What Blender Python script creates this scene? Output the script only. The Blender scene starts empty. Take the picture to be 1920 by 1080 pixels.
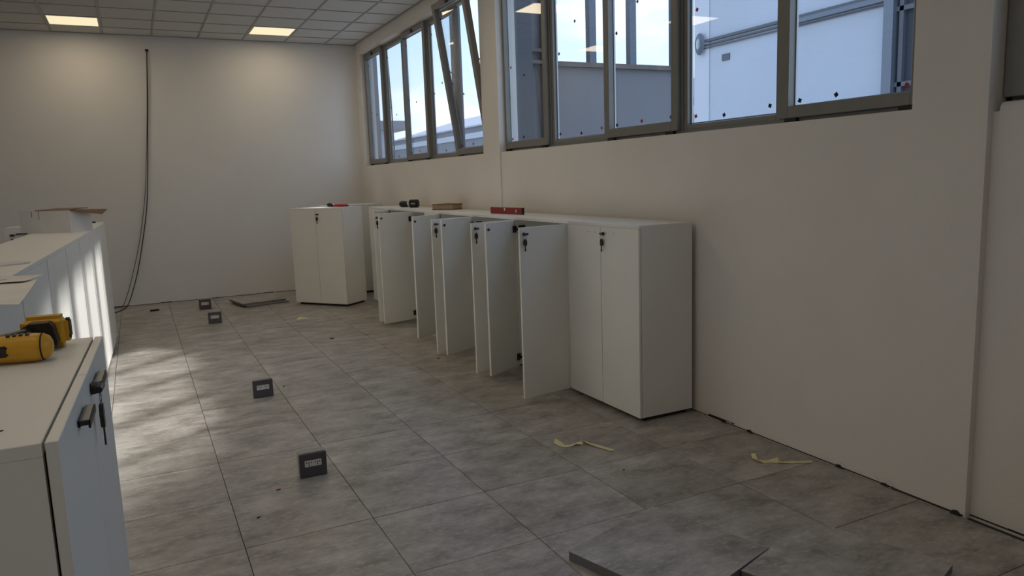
import bpy, bmesh, math, random
from math import radians as R, sin, cos, pi
from mathutils import Vector, Matrix
random.seed(7)
SC = bpy.context.scene
COL = SC.collection

# ------------------------------------------------------------------ camera
cam = bpy.data.cameras.new('camera'); camo = bpy.data.objects.new('camera', cam); COL.objects.link(camo)
cam.lens = 36 * 1403.09 / 1920; cam.sensor_width = 36; cam.clip_start = .02; cam.clip_end = 500
r = Vector((0.89289571, -0.44893817, -0.03452217)); d = Vector((-0.09642068, -0.11575189, -0.98858715)); f = Vector((0.4398185, 0.88603387, -0.14664129))
M = Matrix(((r.x, -d.x, -f.x, -0.3016), (r.y, -d.y, -f.y, -3.43625), (r.z, -d.z, -f.z, 1.63396), (0, 0, 0, 1)))
camo.matrix_world = M
SC.camera = camo
# ------------------------------------------------------------------ world, sun, exposure
W = bpy.data.worlds.new('sky'); SC.world = W; W.use_nodes = True
nt = W.node_tree; nt.nodes.clear()
def N(nt, t, **k):
    n = nt.nodes.new(t)
    for a, b in k.items():
        if a in n.inputs: n.inputs[a].default_value = b
        else: setattr(n, a, b)
    return n
out = N(nt, 'ShaderNodeOutputWorld'); bg = N(nt, 'ShaderNodeBackground', Strength=1.7)
tc = N(nt, 'ShaderNodeTexCoord'); sep = N(nt, 'ShaderNodeSeparateXYZ')
rampz = N(nt, 'ShaderNodeValToRGB'); e = rampz.color_ramp.elements
e[0].position = 0.0; e[0].color = (.72, .86, .98, 1); e[1].position = .75; e[1].color = (.42, .62, .98, 1)
m = rampz.color_ramp.elements.new(.22); m.color = (.50, .71, .97, 1)
mp = N(nt, 'ShaderNodeMapping'); mp.inputs['Scale'].default_value = (1, 1, 2.6)
noi = N(nt, 'ShaderNodeTexNoise', Scale=3.2, Detail=7.0, Roughness=.55)
cr = N(nt, 'ShaderNodeValToRGB'); e = cr.color_ramp.elements; e[0].position = .50; e[0].color = (0, 0, 0, 1); e[1].position = .68; e[1].color = (.85, .85, .85, 1)
mx = N(nt, 'ShaderNodeMixRGB'); mx.inputs[2].default_value = (.92, .95, 1.0, 1)
L = nt.links.new
L(tc.outputs['Generated'], sep.inputs[0]); L(sep.outputs[2], rampz.inputs[0]); L(tc.outputs['Generated'], mp.inputs[0]); L(mp.outputs[0], noi.inputs['Vector'])
L(noi.outputs[0], cr.inputs[0]); L(cr.outputs[0], mx.inputs[0]); L(rampz.outputs[0], mx.inputs[1]); L(mx.outputs[0], bg.inputs[0]); L(bg.outputs[0], out.inputs[0])
sun = bpy.data.lights.new('sun', 'SUN'); sun.energy = 5.4; sun.angle = R(2.2); sun.color = (1, .95, .88)
so = bpy.data.objects.new('sun', sun); COL.objects.link(so)
so.rotation_euler = Vector((-1, -.87, -.64)).to_track_quat('-Z', 'Y').to_euler()
SC.view_settings.view_transform = 'Standard'; SC.view_settings.look = 'None'; SC.view_settings.gamma = 1; SC.view_settings.exposure = 0.0
SC.view_settings.use_curve_mapping = False
LAMP = 1.0; LAMP_W = 4.6      # radiance of the ceiling panels

# ------------------------------------------------------------------ materials
def mat(name, color, rough=.5, metal=0, var=0, scale=8, bump=0, bscale=60, spec=.5, color2=None, detail=5, coords='Object', stretch=None):
    m = bpy.data.materials.new(name); m.use_nodes = True; t = m.node_tree; b = t.nodes['Principled BSDF']
    b.inputs['Base Color'].default_value = (*color, 1); b.inputs['Roughness'].default_value = rough; b.inputs['Metallic'].default_value = metal
    b.inputs['Specular IOR Level'].default_value = spec
    co = t.nodes.new('ShaderNodeTexCoord').outputs[coords]
    if coords == 'World': pass
    if stretch:
        q = t.nodes.new('ShaderNodeMapping'); q.inputs['Scale'].default_value = stretch; t.links.new(co, q.inputs[0]); co = q.outputs[0]
    if var or color2:
        n = N(t, 'ShaderNodeTexNoise', Scale=scale, Detail=detail, Roughness=.6); t.links.new(co, n.inputs['Vector'])
        c = t.nodes.new('ShaderNodeValToRGB'); e = c.color_ramp.elements; e[0].position = .32; e[1].position = .68
        a = color2 if color2 else tuple(x * (1 - var) for x in color)
        e[0].color = (*a, 1); e[1].color = (*(color if color2 else tuple(min(1, x * (1 + var)) for x in color)), 1)
        t.links.new(n.outputs[0], c.inputs[0]); t.links.new(c.outputs[0], b.inputs['Base Color'])
    if bump:
        n = N(t, 'ShaderNodeTexNoise', Scale=bscale, Detail=3.0); t.links.new(co, n.inputs['Vector'])
        k = N(t, 'ShaderNodeBump', Strength=bump, Distance=.01); t.links.new(n.outputs[0], k.inputs['Height']); t.links.new(k.outputs[0], b.inputs['Normal'])
    return m
MW = {}
MW['melamine'] = mat('white_melamine', (.85, .85, .82), .42, var=.015, scale=3, spec=.4)
MW['paint'] = mat('white_wall_paint', (.80, .765, .72), .75, var=.03, scale=1.4, bump=.12, bscale=35, spec=.25)
MW['back_paint'] = mat('white_back_wall_paint', (.80, .79, .77), .8, var=.02, scale=1.1, bump=.08, bscale=30, spec=.2)
MW['alu'] = mat('grey_window_metal', (.24, .235, .22), .42, .3, var=.04, scale=12)
MW['bead'] = mat('pale_window_metal', (.42, .43, .45), .35, .6)
MW['black'] = mat('black_plastic', (.012, .012, .013), .35)
MW['rubber'] = mat('black_rubber', (.02, .02, .02), .7)
MW['steel'] = mat('steel', (.45, .45, .46), .28, .9)
MW['handle'] = mat('dark_handle_metal', (.035, .037, .042), .3, .5)
MW['ceil'] = mat('ceiling_tile', (.70, .695, .675), .85, var=.03, scale=90, bump=.2, bscale=200, spec=.1)
MW['grid'] = mat('ceiling_grid_metal', (.42, .42, .41), .5)
MW['yellow'] = mat('yellow_tool_plastic', (.66, .35, .02), .4, var=.06, scale=14)
MW['red'] = mat('red_metal', (.28, .02, .018), .4, var=.1, scale=20)
MW['redp'] = mat('red_plastic', (.5, .035, .03), .4)
MW['sock'] = mat('dark_socket_plastic', (.085, .08, .088), .5)
MW['sock2'] = mat('grey_socket_plastic', (.33, .33, .335), .45)
MW['module'] = mat('white_socket_module', (.72, .71, .68), .35)
MW['tape'] = mat('cream_paper_tape', (.80, .74, .45), .7, var=.06, scale=30)
MW['paper'] = mat('white_paper', (.86, .84, .80), .7, var=.05, scale=5)
MW['paper2'] = mat('pinkish_paper', (.80, .74, .72), .7, var=.06, scale=7)
MW['card'] = mat('white_cardboard', (.74, .72, .69), .65, var=.04, scale=6)
MW['brown'] = mat('brown_cardboard', (.24, .14, .09), .75, var=.12, scale=9)
MW['brown2'] = mat('tan_cardboard', (.42, .31, .20), .75, var=.1, scale=9)
MW['cable'] = mat('black_cable', (.015, .015, .016), .5)
MW['cable2'] = mat('grey_cable', (.10, .10, .10), .5)
MW['vial'] = mat('pale_vial', (.85, .9, .6), .1)
MW['dark'] = mat('dark_gap', (.03, .028, .025), .9)
MW['tile_side'] = mat('grey_tile_edge', (.16, .16, .165), .6)
MW['grout'] = mat('dark_joint', (.06, .055, .05), .9)
MW['outgrey'] = mat('grey_outdoor_panel', (.23, .23, .245), .8, var=.05, scale=1.2)
MW['outdark'] = mat('dark_outdoor_steel', (.10, .11, .13), .6)
MW['outrust'] = mat('brown_outdoor_rail', (.19, .155, .14), .8, var=.2, scale=8)
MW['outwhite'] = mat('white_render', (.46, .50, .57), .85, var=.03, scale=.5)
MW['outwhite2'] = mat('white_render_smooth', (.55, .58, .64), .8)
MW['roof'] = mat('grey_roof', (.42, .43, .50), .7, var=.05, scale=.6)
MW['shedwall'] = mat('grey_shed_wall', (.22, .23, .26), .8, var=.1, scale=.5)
MW['ground'] = mat('grey_yard_ground', (.46, .45, .43), .9, var=.1, scale=.3)
MW['darkglass'] = mat('dark_outdoor_glass', (.06, .065, .08), .6, spec=.1)
MW['outmodule'] = mat('galvanised_post', (.16, .18, .22), .5, .3)

# floor tile: mottled stone-effect, colour from world position + per-object random so that no two tiles repeat
def floor_mat():
    m = bpy.data.materials.new('stone_effect_floor_tile'); m.use_nodes = True; t = m.node_tree; b = t.nodes['Principled BSDF']
    geo = t.nodes.new('ShaderNodeNewGeometry'); oi = t.nodes.new('ShaderNodeObjectInfo')
    add = N(t, 'ShaderNodeVectorMath', operation='ADD'); sc = N(t, 'ShaderNodeVectorMath', operation='SCALE'); sc.inputs['Scale'].default_value = 37
    cmb = t.nodes.new('ShaderNodeCombineXYZ'); t.links.new(oi.outputs['Random'], cmb.inputs[0]); t.links.new(oi.outputs['Random'], cmb.inputs[1])
    t.links.new(cmb.outputs[0], sc.inputs[0]); t.links.new(geo.outputs['Position'], add.inputs[0]); t.links.new(sc.outputs[0], add.inputs[1])
    mpp = t.nodes.new('ShaderNodeMapping'); mpp.inputs['Scale'].default_value = (1, 1.7, 1); t.links.new(add.outputs[0], mpp.inputs[0])
    n1 = N(t, 'ShaderNodeTexNoise', Scale=4.2, Detail=8.0, Roughness=.66); n2 = N(t, 'ShaderNodeTexNoise', Scale=22.0, Detail=6.0, Roughness=.7); n3 = N(t, 'ShaderNodeTexNoise', Scale=1.3, Detail=3.0)
    for n in (n1, n2, n3): t.links.new(mpp.outputs[0], n.inputs['Vector'])
    c1 = t.nodes.new('ShaderNodeValToRGB'); e = c1.color_ramp.elements
    e[0].position = .34; e[0].color = (.245, .232, .215, 1); e[1].position = .68; e[1].color = (.56, .545, .52, 1)
    x = c1.color_ramp.elements.new(.5); x.color = (.40, .385, .365, 1)
    c2 = t.nodes.new('ShaderNodeValToRGB'); e = c2.color_ramp.elements; e[0].position = .5; e[0].color = (0, 0, 0, 1); e[1].position = .78; e[1].color = (.7, .7, .7, 1)
    mx = t.nodes.new('ShaderNodeMixRGB'); mx.inputs[2].default_value = (.74, .72, .69, 1)
    t.links.new(n1.outputs[0], c1.inputs[0]); t.links.new(n2.outputs[0], c2.inputs[0]); t.links.new(c2.outputs[0], mx.inputs[0]); t.links.new(c1.outputs[0], mx.inputs[1])
    c3 = t.nodes.new('ShaderNodeValToRGB'); e = c3.color_ramp.elements; e[0].position = .3; e[0].color = (.78, .75, .71, 1); e[1].position = .7; e[1].color = (1.08, 1.06, 1.04, 1)
    t.links.new(n3.outputs[0], c3.inputs[0])
    mul = N(t, 'ShaderNodeMixRGB', blend_type='MULTIPLY'); mul.inputs[0].default_value = 1; t.links.new(mx.outputs[0], mul.inputs[1]); t.links.new(c3.outputs[0], mul.inputs[2])
    t.links.new(mul.outputs[0], b.inputs['Base Color'])
    b.inputs['Roughness'].default_value = .36; b.inputs['Specular IOR Level'].default_value = .5
    bp = N(t, 'ShaderNodeBump', Strength=.12, Distance=.004); t.links.new(n2.outputs[0], bp.inputs['Height']); t.links.new(bp.outputs[0], b.inputs['Normal'])
    return m
MW['floor'] = floor_mat()
def glass_mat():
    m = bpy.data.materials.new('window_glass'); m.use_nodes = True; t = m.node_tree; t.nodes.clear()
    o = t.nodes.new('ShaderNodeOutputMaterial'); tr = t.nodes.new('ShaderNodeBsdfTransparent'); tr.inputs[0].default_value = (.965, .975, .985, 1)
    g = t.nodes.new('ShaderNodeBsdfGlossy'); g.inputs['Roughness'].default_value = .01
    fr = N(t, 'ShaderNodeFresnel', IOR=1.45); mx = t.nodes.new('ShaderNodeMixShader')
    ge = t.nodes.new('ShaderNodeNewGeometry'); ma = N(t, 'ShaderNodeMapRange'); ma.inputs['To Min'].default_value = 1.45; ma.inputs['To Max'].default_value = 1 / 1.45
    t.links.new(ge.outputs['Backfacing'], ma.inputs['Value']); t.links.new(ma.outputs[0], fr.inputs['IOR'])   # same reflectance from both faces of the pane
    t.links.new(fr.outputs[0], mx.inputs[0]); t.links.new(tr.outputs[0], mx.inputs[1]); t.links.new(g.outputs[0], mx.inputs[2]); t.links.new(mx.outputs[0], o.inputs[0])
    return m
MW['glass'] = glass_mat()
def emit_mat(name, col, s):
    m = bpy.data.materials.new(name); m.use_nodes = True; b = m.node_tree.nodes['Principled BSDF']
    b.inputs['Base Color'].default_value = (.8, .8, .75, 1); b.inputs['Emission Color'].default_value = (*col, 1); b.inputs['Emission Strength'].default_value = s
    return m
MW['lamp'] = emit_mat('lit_lamp_diffuser', (.86, .74, .47), LAMP)

# ------------------------------------------------------------------ mesh helpers
class MB:
    def __init__(s): s.v = []; s.f = []; s.m = []
    def add(s, vs, fs, mi=0):
        o = len(s.v); s.v += [tuple(v) for v in vs]; s.f += [tuple(i + o for i in q) for q in fs]; s.m += [mi] * len(fs); return s
    def box(s, x0, x1, y0, y1, z0, z1, mi=0, T=None):
        vs = [Vector((x, y, z)) for x in (x0, x1) for y in (y0, y1) for z in (z0, z1)]
        if T is not None: vs = [T @ v for v in vs]
        return s.add(vs, [(0, 1, 3, 2), (4, 6, 7, 5), (0, 4, 5, 1), (2, 3, 7, 6), (0, 2, 6, 4), (1, 5, 7, 3)], mi)
    def tube(s, pts, rad, n=8, mi=0, cap=True):
        pts = [Vector(p) for p in pts]; rads = rad if isinstance(rad, (list, tuple)) else [rad] * len(pts)
        rings = []; up = None
        for i, p in enumerate(pts):
            a = pts[max(i - 1, 0)]; b = pts[min(i + 1, len(pts) - 1)]; t = (b - a).normalized()
            if up is None: up = Vector((0, 0, 1)) if abs(t.z) < .9 else Vector((1, 0, 0))
            u = (up - t * up.dot(t)).normalized(); w = t.cross(u); up = u
            rings.append([p + (u * cos(2 * pi * k / n) + w * sin(2 * pi * k / n)) * rads[i] for k in range(n)])
        vs = [v for q in rings for v in q]; fs = []
        for i in range(len(pts) - 1):
            for k in range(n): fs.append((i * n + k, i * n + (k + 1) % n, (i + 1) * n + (k + 1) % n, (i + 1) * n + k))
        if cap: fs.append(tuple(range(n - 1, -1, -1))); fs.append(tuple((len(pts) - 1) * n + k for k in range(n)))
        return s.add(vs, fs, mi)
    def prism(s, poly, h0, h1, axis='z', mi=0, T=None):
        n = len(poly)
        def P(a, b, h): return Vector((a, b, h)) if axis == 'z' else (Vector((a, h, b)) if axis == 'y' else Vector((h, a, b)))
        vs = [P(a, b, h0) for a, b in poly] + [P(a, b, h1) for a, b in poly]
        if T is not None: vs = [T @ v for v in vs]
        fs = [tuple(range(n - 1, -1, -1)), tuple(range(n, 2 * n))] + [(k, (k + 1) % n, n + (k + 1) % n, n + k) for k in range(n)]
        return s.add(vs, fs, mi)
    def build(s, name, mats, parent=None, bevel=0, smooth=False, seg=2, loc=None, rot=None):
        me = bpy.data.meshes.new(name); me.from_pydata(s.v, [], s.f)
        if not isinstance(mats, (list, tuple)): mats = [mats]
        for m in mats: me.materials.append(MW[m])
        for i, p in enumerate(me.polygons): p.material_index = s.m[i]
        bm = bmesh.new(); bm.from_mesh(me); bmesh.ops.recalc_face_normals(bm, faces=bm.faces)
        if bevel:
            bmesh.ops.bevel(bm, geom=[e for e in bm.edges if e.is_manifold and e.calc_face_angle(0) > .5], offset=bevel, segments=seg, affect='EDGES', clamp_overlap=True)
        bm.to_mesh(me); bm.free()
        if smooth:
            for p in me.polygons: p.use_smooth = True
        return link(name, me, parent, loc, rot)
def link(name, me, parent=None, loc=None, rot=None):
    o = bpy.data.objects.new(name, me); COL.objects.link(o)
    if parent: o.parent = parent
    if loc: o.location = loc
    if rot: o.rotation_euler = rot
    return o
def tag(o, label=None, cat=None, group=None, kind=None):
    if label: o['label'] = label
    if cat: o['category'] = cat
    if group: o['group'] = group
    if kind: o['kind'] = kind
    return o
def thing(name, label, cat, loc=(0, 0, 0), rz=0, group=None, kind=None):
    o = bpy.data.objects.new(name, None); COL.objects.link(o); o.location = loc; o.rotation_euler = (0, 0, rz); o.empty_display_size = .1
    return tag(o, label, cat, group, kind)
def copy_tree(o, parent=None):
    c = o.copy(); COL.objects.link(c)
    if parent: c.parent = parent
    for ch in list(o.children): copy_tree(ch, c)
    return c

# ------------------------------------------------------------------ the room
XW, YB, ZC = 3.0, 8.45, 3.745
WX0, WY0 = -6.6, -6.6
# bay 1 is the far window, bay 2 the near one, bay 3 the one beside the camera
B1 = (3.77, 8.22); B2 = (-1.08, 3.42); B3 = (-5.95, -1.425)
w = MB()
w.box(3.0, 3.21, 3.38, YB, -.05, 1.88)                      # sill wall, far bay, and the pier
w.box(3.0, 3.21, 3.38, 3.77, 1.88, 3.9)                     # pier between the windows
w.box(3.012, 3.21, -1.07, 3.38, -.05, 1.88)                 # sill wall, near bay
w.box(3.0, 3.21, -1.425, -1.07, -.05, 3.9)                   # pier right of the near window
w.box(3.04, 3.21, B3[0], -1.425, -.05, 1.84)                 # sill wall beside the camera
w.prism([(3.21, 1.84), (3.04, 1.84), (3.045, 1.862), (3.058, 1.876), (3.08, 1.882), (3.21, 1.882)], B3[0], -1.45, 'y')
w.box(3.0, 3.21, WY0, B3[0], -.05, 3.9)
w.box(3.0, 3.21, B1[1], YB, 1.88, 3.9)                      # far jamb
for a, b in (B1, B2, B3): w.box(3.0, 3.21, a, b, 3.57, 3.9)  # beam over the windows
tag(w.build('wall_right', 'paint'), kind='structure')
tag(MB().box(WX0, 3.21, YB, YB + .2, -.05, 3.9).build('wall_back', 'back_paint'), kind='structure')
w = MB(); w.box(WX0 - .2, WX0, WY0, YB, -.05, 1.5); w.box(WX0 - .2, WX0, WY0, YB, 3.55, 3.9)
w.box(WX0 - .2, WX0, WY0, WY0 + 3.64 + .49, 1.5, 3.55); w.box(WX0 - .2, WX0, WY0 + 7.28, YB, 1.5, 3.55)
tag(w.build('wall_left', 'paint'), kind='structure')
for k in (1,):
    a0 = WY0 + k * 3.64 + .49; b0 = a0 + 3.15; W6 = thing('window_%d' % (3 + k), 'strip window in the left wall outside the view', 'window', kind='structure'); w = MB()
    for q in range(5): w.box(WX0 - .1, WX0 - .03, a0 + (b0 - a0 - .06) * q / 4, a0 + (b0 - a0 - .06) * q / 4 + .06, 1.5, 3.55)
    w.box(WX0 - .1, WX0 - .03, a0, b0, 1.5, 1.56); w.box(WX0 - .1, WX0 - .03, a0, b0, 3.49, 3.55); w.build('frame', 'alu', W6)
    MB().box(WX0 - .07, WX0 - .064, a0 + .01, b0 - .01, 1.52, 3.53).build('pane', 'glass', W6)
tag(MB().box(WX0, 3.32, WY0 - .2, WY0, -.05, 3.9).build('wall_front', 'paint'), kind='structure')
# broken dark gap where the skirting is missing
g = MB(); y = -5.9
while y < 8.4:
    h = random.choice((.004, .006, .007, .01, .008, .016)); l = random.uniform(.08, .35)
    x = 3.04 if y < -1.425 else (3.0 if y < -1.07 else (3.012 if y < 3.38 else 3.0))
    g.box(x - .003, x, y, y + l, 0, h); y += l
x = -1.2
while x < 2.95:
    h = random.choice((.006, .008, .005, .012)); l = random.uniform(.1, .4); g.box(x, min(x + l, 2.98), YB - .003, YB, 0, h); x += l
for (yy, zz) in ((-.05, .02), (.18, .018), (-.72, .02), (-1.38, .022), (-1.0, .015)):
    xx = 3.0 if yy < -1.07 else 3.012
    g.prism([(yy - .028, 0), (yy + .02, 0), (yy + .012, zz * .7), (yy - .01, zz * .9), (yy - .022, zz * .4)], xx - .012, xx, 'x')
tag(g.build('trim_1', 'dark'), kind='structure')
# chipped plaster edge above the gap, near end of the right wall
g = MB(); y = -1.05
while y < .15:
    h = random.uniform(.022, .05) * (1 if y < -.2 else .55); l = random.uniform(.05, .12)
    g.prism([(y, .008), (y + l, .008), (y + l * .8, h * .7), (y + l * .4, h), (y + l * .1, h * .6)], 3.005, 3.0118, 'x'); y += l
tag(g.build('trim_2', 'paint'), kind='structure')

# floor: slab with joints, 0.6 m tiles each an object
slab = MB().box(WX0, 3.32, WY0, YB + .05, -.12, -.0135).build('floor', 'grout'); tag(slab, kind='structure')
def tile_mesh(name, w_=.5965, d_=.5965, t=.013, bev=.0012):
    mb = MB().box(-w_ / 2, w_ / 2, -d_ / 2, d_ / 2, -t, 0)
    me = bpy.data.meshes.new(name); me.from_pydata(mb.v, [], mb.f); me.materials.append(MW['floor'])
    bm = bmesh.new(); bm.from_mesh(me); bmesh.ops.recalc_face_normals(bm, faces=bm.faces)
    bmesh.ops.bevel(bm, geom=[e for e in bm.edges if all(v.co.z > -.001 for v in e.verts)], offset=bev, segments=1, affect='EDGES'); bm.to_mesh(me); bm.free(); return me
TM = tile_mesh('tile'); cut = {}
rest = MB()
for i in range(-11, 6):
    for j in range(-11, 15):
        x0, x1, y0, y1 = i * .6, i * .6 + .6, j * .6, j * .6 + .6
        xm = 3.0 if y0 > -1.9 else 3.05
        if x0 >= 2.98 or y0 >= YB: continue
        x1 = min(x1, xm - .006); y1 = min(y1, YB - .006); x0 = max(x0, WX0); y0 = max(y0, WY0)
        if x1 - x0 < .02 or y1 - y0 < .02: continue
        vis = i >= -2 and j >= -4
        if vis:
            k = (round(x1 - x0, 3), round(y1 - y0, 3))
            if k == (.6, .6): me = TM
            else:
                if k not in cut: cut[k] = tile_mesh('tile_cut', k[0] - .0035, k[1] - .0035)
                me = cut[k]
            link('tile', me, slab, ((x0 + x1) / 2, (y0 + y1) / 2, -.0005 + random.uniform(-.0006, .0004)), (random.uniform(-.0004, .0004), random.uniform(-.0004, .0004), 0))
        else: rest.box(x0 + .002, x1 - .002, y0 + .002, y1 - .002, -.013, 0)
tag(rest.build('tile_field', 'floor', slab), kind='stuff')

# ceiling: metal grid and lay-in tiles, each an object
ceil = MB().box(WX0, 3.32, WY0, YB + .05, ZC + .03, ZC + .12).build('ceiling', 'dark'); tag(ceil, kind='structure')
gx = [.135 + .6 * k for k in range(-11, 5)]; gy = [7.97 - .6 * k for k in range(0, 25)]
gr = MB()
for x in gx: gr.box(x - .012, x + .012, WY0, YB, ZC - .004, ZC + .03)
for y in gy: gr.box(WX0, 2.998, y - .012, y + .012, ZC - .0035, ZC + .03)
gr.box(2.978, 2.999, WY0, YB, ZC - .004, ZC + .03); gr.box(WX0, 2.99, YB - .022, YB - .001, ZC - .004, ZC + .03)
gr.build('grid_rail', 'grid', ceil)
lampc = set()
for a in (-5.865, -3.465, -1.065, 1.335):
    for b in ((7.37, 4.97, 2.57) if a > 0 else ((7.37, 4.97, 2.57, .17, -2.23, -4.63) if a > -2 else (.17, -2.23, -4.63))): lampc.add((round(a, 2), round(b, 2)))
rest = MB(); cmesh = {}
xs = [WX0] + [x for x in gx if x > WX0] + [2.985]; ys = [WY0] + sorted(gy) + [YB - .012]
lamps = []
for i in range(len(xs) - 1):
    for j in range(len(ys) - 1):
        x0, x1, y0, y1 = xs[i], xs[i + 1], ys[j], ys[j + 1]
        if x1 - x0 < .05 or y1 - y0 < .05: continue
        if any(abs(x0 - a) < .03 and abs(y0 - b) < .03 for a, b in lampc): lamps.append((x0, y0)); continue
        if x1 > -2.4 and y1 > 4.9:
            k = (round(x1 - x0 - .028, 3), round(y1 - y0 - .028, 3))
            if k not in cmesh:
                mb = MB().box(-k[0] / 2, k[0] / 2, -k[1] / 2, k[1] / 2, 0, .014); me = bpy.data.meshes.new('ceiling_tile'); me.from_pydata(mb.v, [], mb.f); me.materials.append(MW['ceil']); cmesh[k] = me
            link('ceiling_tile', cmesh[k], ceil, ((x0 + x1) / 2, (y0 + y1) / 2, ZC + .003))
        else: rest.box(x0 + .01, x1 - .01, y0 + .01, y1 - .01, ZC + .003, ZC + .015)
tag(rest.build('ceiling_tile_field', 'ceil', ceil), kind='stuff')
lamps.sort(key=lambda q: (-q[1], q[0])); L0 = None
for x0, y0 in lamps:
    if L0 is None:
        L0 = thing('ceiling_light', '', 'light', (0, 0, 0)); fr = MB()
        for a in ((.014, .586, .014, .028), (.014, .586, .572, .586), (.014, .028, .028, .572), (.572, .586, .028, .572)): fr.box(a[0], a[1], a[2], a[3], -.002, .02)
        fr.build('frame', 'ceil', L0)
        MB().box(.028, .572, .028, .572, .003, .01).build('diffuser', 'lamp', L0)
        al = bpy.data.lights.new('panel_light', 'AREA'); al.shape = 'SQUARE'; al.size = .52; al.energy = LAMP_W; al.color = (1, .81, .56)
        ao = bpy.data.objects.new('panel_light', al); COL.objects.link(ao); ao.parent = L0; ao.location = (.3, .3, -.004); o = L0
    else: o = copy_tree(L0)
    o.location = (x0, y0, ZC); o['group'] = 'square lit panels in the ceiling grid'
    if y0 > 7 and abs(x0 + 1.065) < .1: o['label'] = 'lit square ceiling panel at the upper left, left of the hanging cable'
    elif y0 > 7 and abs(x0 - 1.335) < .1: o['label'] = 'lit square ceiling panel right of the hanging cable, nearer the windows'
    else: o['label'] = 'lit square ceiling panel outside the view, seen only as window reflection'; 

# ------------------------------------------------------------------ windows
def stick(mb_x, y, z, parent, s=.011, m='black', rot=.6):
    o = link('sticker', STM[m], parent, (mb_x, y, z), (rot, 0, 0)); return o
STM = {}
for m in ('black', 'redp'):
    mb = MB().box(-.0012, .0012, -.011, .011, -.011, .011); me = bpy.data.meshes.new('sticker'); me.from_pydata(mb.v, [], mb.f); me.materials.append(MW[m]); STM[m] = me
def frame_boxes(mb, y0, y1, z0, z1, x0, x1, s, mi=0):
    mb.box(x0, x1, y0, y0 + s, z0, z1, mi); mb.box(x0, x1, y1 - s, y1, z0, z1, mi)
    mb.box(x0, x1, y0 + s, y1 - s, z0, z0 + s, mi); mb.box(x0, x1, y0 + s, y1 - s, z1 - s, z1, mi)
def window(idx, a, b, tilt_near=False, label=''):
    W_ = thing('window_%d' % idx, label, 'window', (0, 0, 0), kind='structure')
    z0, z1 = 1.88, 3.575; n = 5; mod = (b - a) / n
    fr = MB(); fr.box(3.095, 3.152, a, b, z0, z0 + .028); fr.box(3.095, 3.152, a, b, z1 - .03, z1); fr.box(3.095, 3.152, a, a + .03, z0, z1); fr.box(3.095, 3.152, b - .03, b, z0, z1)
    for k in range(1, n): fr.box(3.10, 3.152, a + mod * k - .018, a + mod * k + .018, z0, z1)
    fr.build('frame', 'alu', W_, bevel=.002, seg=1)
    for k in range(n):
        y0, y1 = a + mod * k, a + mod * (k + 1)
        if k % 2 == 1:       # fixed light
            p = MB(); p.box(3.129, 3.134, y0 + .045, y1 - .045, z0 + .06, z1 - .07)
            rl = MB(); frame_boxes(rl, y0 + .018, y1 - .018, z0 + .025, z1 - .03, 3.108, 3.148, .038)
            rl.build('fixed_rail', 'alu', W_, bevel=.002, seg=1)
            bd = MB(); frame_boxes(bd, y0 + .06, y1 - .06, z0 + .067, z1 - .072, 3.137, 3.150, .008)
            bd.build('glazing_bead', 'bead', W_)
            P = p.build('pane', 'glass', W_)
            stx = 3.139
        else:                # opening sash, standing proud of the frame
            S = bpy.data.objects.new('sash', None); COL.objects.link(S); S.parent = W_; S.location = (3.1, 0, z0 + .03)
            sb = MB(); frame_boxes(sb, y0 + .006, y1 - .006, 0, z1 - z0 - .045, -.032, .030, .066)
            sb.build('sash_rail', 'alu', S, bevel=.003, seg=1)
            bd = MB(); frame_boxes(bd, y0 + .070, y1 - .070, .064, z1 - z0 - .109, .019, .032, .009)
            bd.build('glazing_bead', 'bead', S)
            p = MB(); p.box(.012, .018, y0 + .068, y1 - .068, .062, z1 - z0 - .107); P = p.build('pane', 'glass', S)
            hg = MB()
            for q in (y0 + .05, y1 - .13): hg.box(-.03, .02, q, q + .085, -.022, -.002)
            hg.build('hinge_block', 'rubber', S)
            ht = MB().box(-.05, -.032, (y0 + y1) / 2 - .04, (y0 + y1) / 2 + .03, z1 - z0 - .11, z1 - z0 - .06); ht.build('catch', 'handle', S, bevel=.006)
            if tilt_near and k == 0:
                S.rotation_euler = (0, -R(8.2), 0)
                for q in (y0 + .03, y1 - .03):
                    arm = MB().tube([(.0, q, 1.0), (.14, q, .80)], .006, 6); arm.build('arm', 'steel', S)
            P = S; stx = None
        ym = (y0 + y1) / 2
        spots = [(ym + random.uniform(-.03, .1), .12 if k % 2 == 0 else .10), (y1 - .12, .115), (y0 + .12, .12), (ym + .05, .75 + random.uniform(-.1, .3)), (y1 - .13, .8), (y0 + .12, 1.35), (y1 - .12, 1.5)]
        for q, (sy, sz) in enumerate(spots):
            m = 'redp' if (q + k) % 3 == 2 else 'black'
            if k % 2 == 1: stick(3.1265, sy, z0 + sz, W_, m=m, rot=random.uniform(.2, 1.3))
            else: stick(.009, sy, sz - .02, P, m=m, rot=random.uniform(.2, 1.3))
    return W_
window(1, *B1, tilt_near=True, label='far strip window with one sash tilted open inward')
window(2, *B2, label='near strip window with grey metal frames above the bare wall')
window(3, *B3, label='window at the right edge of the view behind the pillar')
W3 = [o for o in bpy.data.objects if o.name == 'window_3'][0]; W3.location.x = .025
MB().box(3.066, 3.16, -1.60, -1.43, 1.90, 3.56).build('wide_stile', 'alu', W3, bevel=.003, seg=1)
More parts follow.
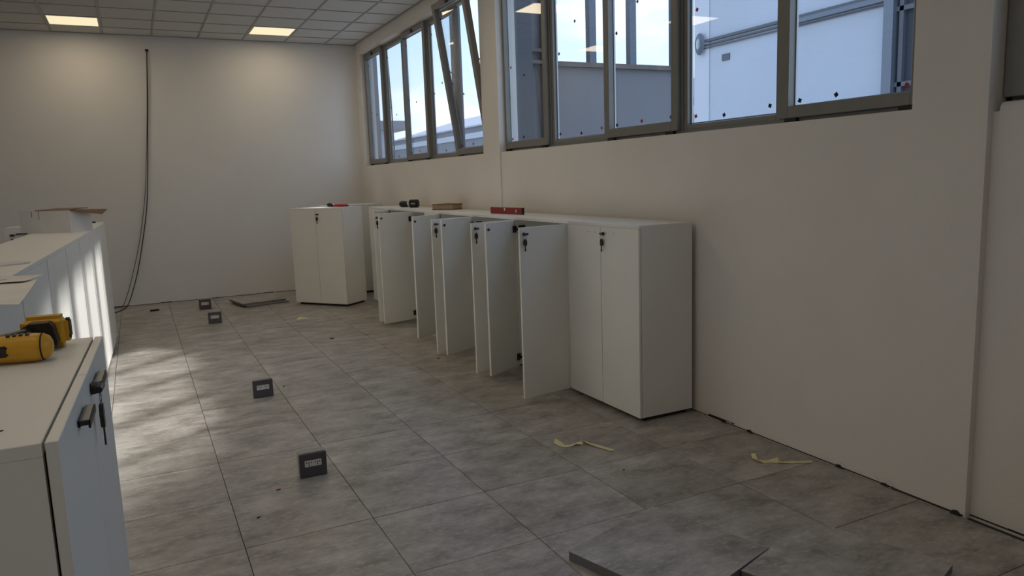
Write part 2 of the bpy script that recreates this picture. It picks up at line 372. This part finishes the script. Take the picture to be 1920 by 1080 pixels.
# ragged mounting foam in the joint of window 3
fo = MB(); z = 1.9
while z < 3.5:
    h = random.uniform(.02, .06); fo.box(3.105, 3.119, -1.428 - random.uniform(.002, .012), -1.425, z, z + h * .8); z += h
tag(fo.build('trim_3', 'dark'), kind='structure')
for i_, (a, b) in enumerate((B1, B2)):
    s_ = MB(); s_.box(3.015, 3.095, a + .001, b - .001, 1.8802, 1.884); tag(s_.build('trim_%d' % (4 + i_), 'paint'), kind='structure')

# ------------------------------------------------------------------ cabinets
CW, CD, DT = .876, .412, .018
def door_mesh(w_, h, bev=.0012):
    mb = MB().box(0, w_, 0, DT, 0, h); return mb
def add_lock(D, x, z, key=True, hang=True):
    # outer face of the door is local y=0, outward is -y
    lk = MB(); lk.tube([(x, -.001, z), (x, -.012, z)], [.0125, .011], 12); lk.box(x - .004, x + .004, -.018, -.010, z - .006, z + .006)
    lk.tube([(x - .018, -.0165, z), (x + .006, -.0165, z), (x + .014, -.0165, z), (x + .024, -.0165, z)], [.007, .0085, .0075, .009], 10)
    lk.build('lock', 'black', D, smooth=False)
    if key:
        k = MB(); k.prism([(x - .013, z - .075), (x - .015, z - .055), (x - .008, z - .035), (x + .008, z - .035), (x + .015, z - .055), (x + .013, z - .075), (x + .006, z - .083), (x - .006, z - .083)], -.020, -.012, 'y')
        k.box(x - .004, x + .004, -.018, -.015, z - .122, z - .08); k.box(x - .006, x + .006, -.018, -.015, z - .118, z - .104)
        k.build('key', 'black', D)
        rg = MB(); rg.tube([(x + .0135 * cos(t * pi / 6), -.0165, z - .021 + .0135 * sin(t * pi / 6)) for t in range(13)], .0013, 5, cap=False); rg.build('key_ring', 'steel', D)
def cabinet(label, loc, rz, group, W=CW, D=CD, T=1.30, state=('closed', 'closed'), lock=True, extra=None, plain=False, holes=False, over=True, cat='cabinet'):
    """local frame: x along the front, y into the depth, front plane y=-DT; state = angle in degrees of the left and right door"""
    C = thing('storage_cabinet', label, cat, loc, rz, group)
    z0 = .03; tt = .022
    MB().box(.03, W - .03, .03, D - .03, 0, z0).build('plinth', 'black', C)
    if plain: MB().box(0.001, W - .001, -.0005, .0015, z0, T - tt).build('joint_strip', 'sock2', C)
    for x in (0, W - .018): MB().box(x + .0006, x + .0174, 0, D, z0, T - tt).build('side_panel', 'melamine', C)
    if plain: yt = -.014
    else: yt = -DT if over else 0
    MB().box(.0006, W - .0006, yt, D, T - tt, T).build('top_panel', 'melamine', C, bevel=.0012, seg=1)
    MB().box(.018, W - .018, .002, D, z0, z0 + .018).build('bottom_panel', 'melamine', C)
    if plain:
        MB().box(.014, W - .014, -.014, .002, z0 + .001, T - tt - .001).build('back_panel', 'melamine', C, bevel=.0012, seg=1)
        MB().box(.018, W - .018, D - .012, D - .002, z0 + .02, T - tt).build('front_panel', 'melamine', C)
        return C
    MB().box(.018, W - .018, D - .01, D - .002, z0 + .018, T - tt).build('back_panel', 'melamine', C)
    for z in (.46, .86):
        if state != ('closed', 'closed'): MB().box(.019, W - .019, .03, D - .011, z, z + .018).build('shelf', 'melamine', C)
    zt = (T - .014) if over else T
    if over and True: zt = T - tt - .001
    wd = W / 2 - .0030; gap = .0030 if over else .0045
    for side, ang in zip((0, 1), state):
        a = 0 if ang == 'closed' else ang
        if side == 0: Dd = MB().box(0, wd, 0, DT, 0, zt - z0).build('door', 'melamine', C, bevel=.0014, seg=1, loc=(.0008, -DT - gap, z0), rot=(0, 0, -R(a)))
        else: Dd = MB().box(-wd, 0, 0, DT, 0, zt - z0).build('door', 'melamine', C, bevel=.0014, seg=1, loc=(W - .0008, -DT - gap, z0), rot=(0, 0, R(a)))
        sx = 1 if side == 0 else -1
        if lock and side == 1: add_lock(Dd, -wd + .035, 1.20)
        if a:
            for z in (.075, 1.17):
                h = MB(); xx = sorted((sx * .006, sx * .05)); h.box(xx[0], xx[1], DT, DT + .012, z - .028, z + .028)
                xx = sorted((sx * .012, sx * .03)); h.box(xx[0], xx[1], DT + .01, DT + .05, z - .008, z + .008)
                h.build('hinge', 'handle', Dd)
            if side == 0:
                MB().tube([(wd - .03, DT, 1.195), (wd - .03, DT + .01, 1.195)], .011, 10).build('lock_strike', 'black', Dd)
        if holes:
            for q in (.06, .155):
                MB().tube([(sx * (wd - q), .0004, 1.205), (sx * (wd - q), -.0006, 1.205)], .0035, 8).build('screw_hole', 'dark', Dd)
        if extra: extra(Dd, side, wd)
    if state[0] != 'closed' or state[1] != 'closed':
        for s_, a in zip((0, 1), state):
            if a == 'closed': continue
            for z in (.105, 1.20):
                x = .018 if s_ == 0 else W - .032
                MB().box(x, x + .014, .012, .07, z - .03, z + .03).build('hinge_plate', 'handle', C)
    return C
G1 = 'white two-door cabinets in the row under the windows'
yn = .452; step = .876
# near end y of each cabinet; local x=0 is the FAR end (rotated -90), left door is the far one
def row(k, label, state, **kw):
    return cabinet(label, (2.54 + DT, yn + step * (k + 1), 0), -pi / 2, G1, state=state, **kw)
row(0, 'closed white cabinet with hanging key at the near end of the window-side row', ('closed', 'closed'), holes=True)
row(1, 'white cabinet with both doors open, its keyed door nearest the camera beside the closed cabinet', (60, 98.5), holes=False)
row(2, 'open white cabinet behind the red spirit level, second open one from the closed near cabinet', (65, 101))
row(3, 'open white cabinet under the flat brown box, third open one from the closed near cabinet', (60, 98))
row(4, 'white cabinet with only its far door open, fourth after the closed near cabinet', (77, 'closed'))
row(5, 'open white cabinet under the black drill, farthest in the row with open doors', (42, 85.5))
row(6, 'closed white cabinet at the far end of the window-side row, hidden behind open doors', ('closed', 'closed'))
# free-standing one, turned
a = math.atan2(-.694, .538)
u = Vector((.613, -.790, 0)); v = Vector((.790, .613, 0))
cabinet('white two-door cabinet turned at an angle, standing alone before the back wall', (1.57 + v.x * .0195, 7.047 + v.y * .0195, 0), math.atan2(u.y, u.x), 'free-standing white cabinets at the far end', state=('closed', 'closed'), T=1.315)
cabinet('white cabinet in the far corner, half hidden behind the angled cabinet', (2.09, 7.45, 0), 0, 'free-standing white cabinets at the far end', state=('closed', 'closed'), T=1.315)
# left row: seen from its plain side
th = .0323; G2 = 'white cabinets in the long row on the left'
def lp(l, inset=0): return (-.612 - sin(th) * l - cos(th) * inset, 5.97 - cos(th) * l + sin(th) * inset)
left_labels = ['farthest plain-sided white cabinet of the left row, touching the end cabinet', 'white plain-sided cabinet in the left row, second from its far end', 'white plain-sided cabinet in the left row just beyond the cardboard box',
  'white plain-sided cabinet in the left row, the cardboard box stands at its far edge', 'white plain-sided cabinet in the left row between the cardboard box and the papers', 'white plain-sided cabinet in the left row under the far papers', 'white plain-sided cabinet under the large sheet at the near end of the left row']
for k in range(7):
    l = .405 + .855 * (k + 1); x, y = lp(l, .004)
    cabinet(left_labels[k], (x, y, 0), pi / 2 - th, G2, W=.8535, D=.43, T=1.30, plain=True)
def h_extra(Dd, side, wd):
    if side == 0: MB().box(.10, .20, -.028, -.004, 1.20, 1.212).build('handle', 'handle', Dd, bevel=.002, seg=1); add_lock(Dd, .065, 1.195, True)
x, y = lp(.378, .878)
cabinet('white cabinet with handle and key closing the far end of the left row', (x, y + .0, 0), -th, G2, W=.876, D=.358, T=1.30, lock=False, extra=h_extra)
# near cabinet
def n_extra(Dd, side, wd):
    s = 1 if side == 0 else -1
    c = (wd - .165) if side == 0 else -(wd - .125)
    hb = MB(); hb.box(c - .055, c + .055, -.021, -.003, 1.196, 1.206); hb.box(c - .055, c + .055, -.021, -.017, 1.190, 1.206); hb.box(c - .05, c + .05, -.005, 0, 1.192, 1.204)
    hb.build('handle', 'handle', Dd, bevel=.0015, seg=1)
th2 = R(2.0)
def nl(x_, y_): return (x_, y_)
cn = cabinet('white cabinet at the lower left with two bar handles, carrying the yellow drill', (-.441 - DT * cos(th2), -2.174 + DT * sin(th2), 0), pi / 2 - th2, None, W=.881, D=.43, T=1.27, extra=n_extra, over=False)
pc = MB()
for q in ((.012, .10), (.02, .013)): pc.tube([(q[1] * 1.0 + .0, .03 + q[0] * 3, 1.2698), (q[1], .03 + q[0] * 3, 1.2705)], .004, 8)
pc.build('screw_hole', 'dark', cn)

# ------------------------------------------------------------------ power drill on the near cabinet
ZN = 1.27
dr = thing('cordless_drill', 'yellow and black cordless drill lying on the near left cabinet', 'drill', (-.505, -1.535, ZN + .0005), R(-7))
# motor housing lies across the top, its rounded rear end towards the door
hs = MB(); pr_ = [(-.33, .012), (-.30, .018), (-.24, .019), (-.235, .027), (-.16, .028), (-.10, .029), (-.05, .031), (-.02, .031), (-.003, .029), (.008, .023), (.013, .014), (.014, .006)]
hs.tube([(x_, 0, .032) for x_, _ in pr_], [q for _, q in pr_], 20); hs.build('motor_housing', 'yellow', dr, smooth=True)
MB().tube([(-.006, 0, .032), (-.003, 0, .032)], .0302, 20).build('seam_ring', 'dark', dr)
MB().box(-.105, -.065, -.0325, -.022, .020, .044).build('label_plate', 'black', dr, bevel=.003)
vt = MB()
for q in range(4): vt.box(-.07 + q * .012, -.063 + q * .012, -.012, .012, .0585, .0635)
vt.build('air_vent', 'black', dr)
gp = MB(); gp.tube([(-.14, .015, .038), (-.10, .05, .036), (-.065, .09, .036), (-.045, .13, .038)], [.022, .021, .022, .028], 14); gp.build('handle', 'black', dr, smooth=True)
MB().box(-.15, -.125, .03, .055, .02, .06).build('trigger', 'black', dr, bevel=.006)
bt = MB(); bt.box(-.080, .018, .125, .180, .001, .078); bt.build('battery_pack', 'yellow', dr, bevel=.014, seg=3)
bq = MB(); bq.prism([(-.068, .004), (-.074, .03), (-.068, .060), (-.052, .069), (-.012, .069), (-.004, .058), (.003, .02), (-.01, .002), (-.05, .002)], .100, .128, 'y'); bq.build('battery_mount', 'black', dr, bevel=.002, seg=1)
bf = MB()
for z in (.026, .066): bf.tube([(.014, .145, z), (.022, .145, z)], .005, 8)
bf.box(.014, .0195, .148, .172, .024, .062); bf.build('release_latch', 'black', dr)

# ------------------------------------------------------------------ things on the window-side row
ZT = 1.30
d2 = thing('cordless_drill', 'small black cordless drill lying on the far part of the window-side cabinets', 'drill', (2.80, 5.55, ZT), R(-52))
MB().tube([(-.17, 0, .045), (-.15, 0, .045), (-.06, 0, .042), (-.05, 0, .05)], [.030, .040, .036, .03], 14).build('motor_housing', 'black', d2, smooth=True)
MB().tube([(-.055, 0, .045), (-.025, 0, .05)], [.03, .036], 12).build('collar', 'module', d2)
MB().box(-.03, .10, -.035, .035, .0, .098).build('battery_pack', 'black', d2, bevel=.014, seg=3)
lt = MB()
for q in range(5): lt.box(.012 + q * .012, .020 + q * .012, -.0362, -.034, .042, .054)
lt.build('lettering', 'module', d2)
bx = thing('cardboard_box', 'flat brown cardboard box lying on the window-side cabinets between drill and spirit level', 'box', (2.80, 4.36, ZT), R(-58))
MB().box(-.135, .135, -.09, .09, .012, .052).build('middle_board', 'brown2', bx)
MB().box(-.14, .14, -.095, .095, .0, .012).build('bottom_board', 'brown', bx)
MB().prism([(-.14, .052), (.14, .052), (.14, .064), (.05, .066), (-.05, .070), (-.14, .064)], -.095, .095, 'y').build('lid', 'brown', bx)
MB().box(-.24, -.145, -.06, .0, .0, .003).build('paper_slip', 'paper', bx)
lv = thing('spirit_level', 'dark red spirit level standing on edge on the window-side cabinets', 'level', (2.74, 2.74, ZT), R(-84))
MB().box(-.265, .265, -.012, .012, 0, .060).build('body', 'red', lv, bevel=.0015, seg=1)
MB().tube([(-.02, -.0135, .043), (-.02, .0135, .043)], .013, 14).build('vial', 'vial', lv)
MB().box(.165, .178, -.0135, .0135, .018, .044).build('end_vial', 'vial', lv)
for q in (-.267, .265): MB().box(q, q + .003, -.013, .013, -.0, .061).build('end_cap', 'black', lv)
# pliers on the angled cabinet
pl = thing('pliers', 'pair of pliers with red handles lying on the angled cabinet', 'pliers', (2.125, 6.62, 1.321), R(-49))
for s in (-1, 1):
    MB().tube([(-.06, s * .008, .016), (-.02, s * .022, .018), (.05, s * .034, .018), (.13, s * .024, .016), (.15, s * .022, .014)], [.013, .017, .019, .017, .011], 8).build('handle', 'redp', pl, smooth=True)
    MB().tube([(-.165, s * .004, .026), (-.13, s * .012, .028), (-.09, s * .013, .022), (-.055, s * .006, .018)], [.010, .028, .022, .016], 8).build('jaw', 'black', pl, smooth=True)
MB().tube([(.12, .02, .012), (.165, .012, .010)], [.012, .008], 8).build('handle_end', 'black', pl)

# ------------------------------------------------------------------ things on the left row
cb = thing('cardboard_box', 'white open cardboard box standing on the far part of the left cabinet row', 'box', (-.80, 3.90, 1.3005), R(142.0))
# local x runs from the near right corner to the near left one; y = into depth is -
Wb, Db, Hb = .50, .25, .185
def wallb(x0, x1, y0, y1, name='side'): return MB().box(x0, x1, y0, y1, 0, Hb).build(name, 'card', cb)
wallb(0, Wb, -.004, 0); wallb(0, .004, -Db, -.004); wallb(Wb - .004, Wb, -Db, -.004); wallb(.004, Wb - .004, -Db, -Db + .004)
MB().box(.004, Wb - .004, -Db + .004, -.004, 0, .004).build('bottom', 'brown', cb)
MB().prism([(.0, .0), (.32, .0), (.32, .006), (.0, .006)], -.24, -.0, 'y').build('flap', 'brown', cb, loc=(.02, 0, Hb + .001), rot=(R(-2), R(0), 0))
MB().prism([(.33, .0), (.495, .0), (.495, .004), (.33, .004)], -.11, -.0, 'y').build('flap', 'card', cb, loc=(0, 0, Hb + .001), rot=(R(0), R(0), 0))
MB().add([(0, -.004, Hb), (0, -Db, Hb), (-.14, -Db - .03, Hb - .005), (-.13, -Db + .03, Hb - .045), (0, -.004, Hb - .004), (0, -Db, Hb - .004), (-.14, -Db - .03, Hb - .009), (-.13, -Db + .03, Hb - .049)],
         [(0, 1, 2, 3), (7, 6, 5, 4), (0, 4, 5, 1), (1, 5, 6, 2), (2, 6, 7, 3), (3, 7, 4, 0)]).build('flap', 'brown', cb)
sl = MB()
for q, hh in ((.30, .07), (.37, .05)): sl.box(q, q + .004, .0, .0012, Hb - hh, Hb)
sl.build('slot', 'dark', cb)
cap_ = MB(); cap_.tube([(0, 0, .0), (0, 0, .012), (0, 0, .018)], [.03, .03, .02], 14)
tag(cap_.build('round_cap', 'black', loc=(-.72, 5.78, 1.30), smooth=False), 'small black cap lying beyond the white box on the left row', 'cap')
def sheet(name, pts, z, m, label, curl=0, droop=0, n=9):
    """bilinear sheet between four corners a,b,c,d, thin but solid, with lifted or drooping edges"""
    mb = MB(); a, b, c, d_ = [Vector((*p, 0)) for p in pts]; vs = []
    for sgn in (0, 1):
        for i in range(n):
            for j in range(n):
                s_, t_ = i / (n - 1), j / (n - 1); p = (a * (1 - s_) + b * s_) * (1 - t_) + (d_ * (1 - s_) + c * s_) * t_
                zz = z + .0012 * sin(s_ * 9 + t_ * 4) + .0012
                if s_ > .8: zz += (s_ - .8) * curl * (1 if t_ > .3 else .4)
                zz += sgn * .0006; vs.append((p.x, p.y, zz))
    fs = []
    for i in range(n - 1):
        for j in range(n - 1):
            q = i * n + j; fs.append((q, q + 1, q + n + 1, q + n)); k = n * n; fs.append((k + q, k + q + n, k + q + n + 1, k + q + 1))
    mb.add(vs, fs); return mb
o = sheet('paper_sheet', [(-1.10, -.47), (-.643, -.76), (-.668, -.02), (-1.12, .12)], 1.3008, 'paper', '').build('paper_sheet', 'paper')
tag(o, 'large white sheet overhanging the near end of the left cabinet row', 'paper', 'papers on the left row')
o = sheet('paper_sheet', [(-1.16, -.02), (-.70, -.10), (-.655, .10), (-1.10, .42)], 1.305, '', '', curl=.02).build('paper_sheet', 'paper2')
tag(o, 'pinkish printed sheet with a pointed corner, between the large white sheet and the thin board', 'paper', 'papers on the left row')
pr2 = MB()
for q in range(6): pr2.box(-1.05 + q * .05, -1.02 + q * .05, .06 - q * .012, .066 - q * .012, 1.3095, 1.3102)
pr2.build('print_mark', 'brown', o)
o = MB().prism([(-1.13, .62), (-.78, .86), (-.80, .93), (-1.15, 1.02)], 1.3015, 1.308, 'z').build('thin_board', 'card')
tag(o, 'thin pale board lying flat beyond the papers on the left row', 'board')

# ------------------------------------------------------------------ floor sockets
def socket(label, x, y, rz):
    S = thing('floor_socket', label, 'socket', (x, y, 0), rz, 'grey socket boxes in a line on the floor')
    MB().box(0, .155, .006, .078, 0, .14).build('housing', 'sock2', S, bevel=.006, seg=2)
    MB().box(.003, .152, 0, .008, .002, .136).build('face_plate', 'sock', S, bevel=.0015, seg=1)
    md = MB().box(.031, .124, -.003, .002, .062, .098).build('socket_module', 'module', S, bevel=.001, seg=1)
    h = MB()
    for c in (.054, .101):
        for q in (-.013, 0, .013): h.tube([(c + q, -.0034, .086), (c + q, -.0028, .086)], .0038, 8)
        h.tube([(c, -.0034, .072), (c, -.0028, .072)], .0038, 8)
    h.build('pin_hole', 'black', md)
    return S
socket('nearest grey floor socket box, the largest of the four in view', .380, .690, R(-1))
socket('second nearest grey floor socket box, standing between the nearest and the far pair', .379, 2.515, R(1))
socket('grey floor socket box in the far pair, the nearer one', .362, 6.20, R(-6))
socket('farthest grey floor socket box, close to the back wall', .348, 7.41, R(-5))

# ------------------------------------------------------------------ loose floor tiles
def raised(label, corner, edge_dir, lift=0, t=.034, parts=True):
    T_ = thing('raised_floor_panel', label, 'floor panel', (corner[0], corner[1], lift), edge_dir, 'loose raised-floor panels')
    MB().box(0, .6, 0, .6, t - .003, t).build('top_layer', 'floor', T_)
    MB().box(.001, .599, .001, .599, 0, t - .003).build('core', 'tile_side', T_, bevel=.001, seg=1)
    return T_
# lower corner (1.385,-1.41): edges at 16.4 and 106.4 degrees
raised('loose stone-effect floor panel lying askew at the bottom edge of the view, left one', (1.385, -1.41), R(16.4), lift=.0005, t=.042)
raised('loose stone-effect floor panel at the lower right, touching the left loose one', (1.922, -1.884), R(18.0), lift=.0005, t=.037)
raised('upper grey floor panel of the flat stack near the back wall', (.885, 7.185), R(10.7), lift=.0265, t=.030)
raised('lower grey floor panel under another in the flat stack near the back wall', (.925, 7.165), R(11.5), lift=.0005, t=.025)
# ------------------------------------------------------------------ paper tape strips
def tape(name, pts, wd, label, group=None):
    mb = MB(); n = len(pts); vs = []
    for i, (x, y, z, tw) in enumerate(pts):
        a = Vector(pts[max(i - 1, 0)][:2]); b = Vector(pts[min(i + 1, n - 1)][:2]); t = (b - a).normalized(); q = Vector((-t.y, t.x))
        w_ = wd * (.5)
        vs += [(x + q.x * w_ * cos(tw), y + q.y * w_ * cos(tw), max(.0008, z + w_ * sin(tw))), (x - q.x * w_ * cos(tw), y - q.y * w_ * cos(tw), max(.0008, z - w_ * sin(tw)))]
    k = len(vs); vs += [(a, b, c + .0007) for a, b, c in vs]; fs = []
    for i in range(n - 1):
        a = 2 * i; fs += [(a, a + 1, a + 3, a + 2), (k + a, k + a + 2, k + a + 3, k + a + 1), (a, a + 2, k + a + 2, k + a), (a + 1, k + a + 1, k + a + 3, a + 3)]
    fs += [(0, k, k + 1, 1), (2 * n - 2, 2 * n - 1, k + 2 * n - 1, k + 2 * n - 2)]
    o = mb.add(vs, fs).build(name, 'tape'); return tag(o, label, 'tape', group)
tape('paper_tape', [(1.868, .42, .02, .9), (1.884, .375, .008, .5), (1.895, .345, .003, .15), (1.93, .335, .002, 0), (1.97, .345, .004, -.2), (2.005, .325, .008, .4), (2.02, .345, .016, .9), (2.035, .36, .012, -.6), (2.04, .31, .006, -.2), (2.07, .23, .003, .05), (2.105, .13, .002, 0)], .03,
     'crumpled strip of cream paper tape on the floor left of the other strip')
tape('paper_tape', [(2.73, -.37, .02, .2), (2.70, -.40, .022, 1.0), (2.69, -.43, .012, -.4), (2.715, -.46, .004, .2), (2.745, -.465, .002, .1), (2.78, -.50, .012, 1.0), (2.795, -.52, .003, -.2), (2.84, -.54, .002, 0), (2.90, -.57, .002, 0), (2.945, -.595, .002, 0)], .032,
     'cream paper tape strip on the floor beside the right wall')
tape('paper_tape', [(1.34, 5.80, .002, 0), (1.375, 5.83, .006, .5), (1.40, 5.80, .012, 1.0), (1.43, 5.83, .006, .2), (1.47, 5.80, .002, 0)], .05,
     'small crumpled scrap of cream tape on the far floor')
# crumbs
def crumb(x, y, s, m, lab, rz=0):
    o = MB().prism([(-s, -s * .25), (-s * .2, -s * .4), (s, -s * .1), (s * .8, s * .35), (-s * .5, s * .3)], 0, s * .35, 'z').build('debris', m, loc=(x, y, .0003), rot=(0, 0, rz)); return tag(o, lab, 'debris')
crumb(.246, .602, .013, 'redp', 'tiny red scrap on the floor joint near the nearest socket box')
crumb(.648, 2.742, .012, 'black', 'tiny black scrap right of the second nearest socket box', .6)
crumb(1.436, 4.41, .022, 'dark', 'small dark sliver on the far middle floor')
crumb(2.07, 2.92, .014, 'black', 'tiny black scrap on the floor before the open cabinet doors')
crumb(-.195, 7.73, .06, 'dark', 'flat dark sliver on the floor before the back wall', .15)
crumb(1.99, -.14, .008, 'dark', 'tiny dark speck on the floor between the two tape strips', .3)
crumb(.10, .30, .010, 'dark', 'tiny dark speck on the near left floor', .3)

# ------------------------------------------------------------------ hanging cables
def spline(pts, n=6):
    out = []
    for i in range(len(pts) - 1):
        p0, p1, p2, p3 = [Vector(pts[max(0, min(len(pts) - 1, i + k))]) for k in (-1, 0, 1, 2)]
        for k in range(n):
            t = k / n; out.append(.5 * ((2 * p1) + (p2 - p0) * t + (2 * p0 - 5 * p1 + 4 * p2 - p3) * t * t + (3 * p1 - p0 - 3 * p2 + p3) * t ** 3))
    out.append(Vector(pts[-1])); return out
ca = MB().tube(spline([(.056, 8.44, 3.54), (.054, 8.42, 3.50), (.01, 8.42, 2.9), (-.038, 8.42, 2.415), (-.095, 8.42, 1.825), (-.151, 8.42, 1.379), (-.242, 8.42, .931), (-.353, 8.40, .483), (-.462, 8.34, .16), (-.53, 8.24, .03), (-.60, 8.06, .008), (-.70, 7.8, .008)]), .0062, 6)
tag(ca.build('wall_cable', 'cable', smooth=True), 'black cable hanging down the back wall and curling onto the floor', 'cable', 'cables hanging on the back wall')
ca = MB().tube(spline([(.050, 8.44, 3.535), (.046, 8.425, 3.45), (-.0, 8.425, 2.9), (-.05, 8.425, 2.4), (-.085, 8.42, 2.1), (-.160, 8.42, 1.529), (-.282, 8.42, .935), (-.407, 8.41, .49), (-.530, 8.40, .13), (-.60, 8.38, .012), (-.72, 8.33, .008)]), .0045, 6)
tag(ca.build('wall_cable', 'cable2', smooth=True), 'thinner grey cable hanging left of the black one on the back wall', 'cable', 'cables hanging on the back wall')
tag(MB().box(.035, .08, 8.435, 8.4495, 3.535, 3.565).build('cable_outlet', 'black', bevel=.003), 'small black outlet where the cables leave the back wall', 'outlet')

# ------------------------------------------------------------------ outdoors
tag(MB().box(-140, 140, -90, 140, -1.3, -1.0).build('yard_ground', 'ground'), 'grey yard ground outside the windows', 'ground', kind='structure')
an = thing('outdoor_partition', 'grey panelled partition with brown rail and steel posts outside the near window', 'partition', (0, 0, 0))
MB().box(3.80, 5.46, 3.75, 3.83, -1, 2.79).build('panel', 'outgrey', an)
MB().box(3.22, 3.80, 3.79, 3.85, -1, 6).build('panel', 'outgrey', an)
MB().box(3.80, 5.50, 3.70, 3.86, 2.79, 2.84).build('rail', 'outrust', an)
for z in (2.81, 2.93): MB().box(3.53, 3.72, 3.72, 3.76, z, z + .035).build('rail', 'outrust', an)
MB().box(3.25, 3.52, 3.60, 3.78, -1, 6).build('post', 'outdark', an)
MB().box(3.71, 3.80, 3.70, 3.76, -1, 6).build('post', 'outrust', an)
for x in (4.30, 4.835): MB().box(x, x + .085, 3.72, 3.80, 2.84, 6).build('post', 'outmodule', an)
MB().box(5.47, 5.57, 3.72, 3.84, -1, 6).build('post', 'outdark', an)
wh = thing('warehouse', 'tall white rendered warehouse with sloping gutter line, seen through the near window', 'building', (0, 0, 0))
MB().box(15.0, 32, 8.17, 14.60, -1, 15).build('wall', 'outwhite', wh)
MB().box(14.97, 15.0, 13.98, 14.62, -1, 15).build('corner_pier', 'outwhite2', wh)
MB().box(14.90, 15.0, 8.17, 14.1, 5.30, 5.37).build('gutter', 'outdark', wh)
MB().box(14.86, 15.0, 8.17, 10.9, 5.18, 5.29).build('gutter_band', 'outmodule', wh)
MB().tube([(14.95, 14.2, 5.22), (14.95, 8.17, 5.22)], .025, 6).build('wall_cable', 'outdark', wh)
MB().tube([(14.95, 14.2, 5.14), (14.95, 8.17, 5.12)], .02, 6).build('wall_cable', 'outdark', wh)
MB().box(14.97, 15.0, 13.15, 13.45, 4.68, 4.86).build('vent', 'outdark', wh)
MB().box(15.0, 32, 0, 8.16, -1, 15).build('glazed_wall', 'darkglass', wh)
for y in (8.10, 7.75, 6.6, 5.4, 4.2, 3.0, 1.8): MB().box(14.9, 15.02, y, y + .1, -1, 15).build('mullion', 'outdark', wh)
MB().box(14.80, 15.0, 7.93, 8.17, -1, 15).build('downpipe', 'outmodule', wh)
for z in (.5, 2.6, 3.3, 4.9, 6.6): MB().box(14.9, 15.02, 0, 8.1, z, z + .1).build('transom', 'outdark', wh)
cc = MB()
for k in range(7):
    ra = .30 - k * .022; cc.tube([(14.86 - .012 * k, 14.26 + ra * .62 * cos(t * pi / 8 + k), 5.27 + ra * sin(t * pi / 8 + k)) for t in range(17)], .016, 5, cap=False)
tag(cc.build('cable_coil', 'outmodule'), 'coil of cable hung on the left corner of the warehouse wall', 'cable')
sh = thing('shed', 'long low grey shed with pale stripes behind the far window', 'building', (0, 0, 0))
MB().box(20, 34, 24, 61, -1, 4.22).build('wall', 'shedwall', sh)
MB().box(19.9, 34, 24, 61, 4.22, 4.58).build('stripe', 'outwhite2', sh)
MB().box(20.0, 34, 24, 61, 4.58, 4.95).build('wall', 'shedwall', sh)
MB().box(19.8, 20.1, 24, 61, 4.95, 5.05).build('gutter', 'outwhite2', sh)
MB().prism([(19.9, 4.96), (27, 6.95), (34, 4.96)], 24, 61, 'y').build('roof', 'roof', sh)
fb = thing('flat_roof_building', 'distant flat-roofed building beyond the left end of the shed', 'building', (0, 0, 0))
MB().box(12, 21.2, 63, 80, -1, 6.2).build('wall', 'outwhite', fb)
MB().box(10, 22.6, 62, 81, 6.2, 6.95).build('roof_slab', 'outrust' if False else 'outgrey', fb)
tag(MB().box(3.42, 3.73, 9.70, 10.10, -1, 7).build('concrete_pier', 'outmodule'), 'pale grey pier outside the far end of the far window', 'pillar')
tag(MB().box(3.66, 3.74, 5.96, 6.14, -1, 7).build('steel_post', 'outmodule'), 'galvanised post standing outside the tilted sash', 'post')
ol = MB().tube(spline([(3.9, 9.85, -1.0), (3.9, 9.82, 2.5), (3.9, 9.80, 3.6), (3.9, 9.76, 3.9), (3.9, 9.70, 3.95), (3.9, 9.64, 3.85), (3.9, 9.58, 3.4), (3.9, 9.52, 2.4), (3.9, 9.45, -1.0)], 5), .012, 6)
tag(ol.build('outdoor_cable', 'cable2'), 'looped cable hanging outside beside the grey pier', 'cable')
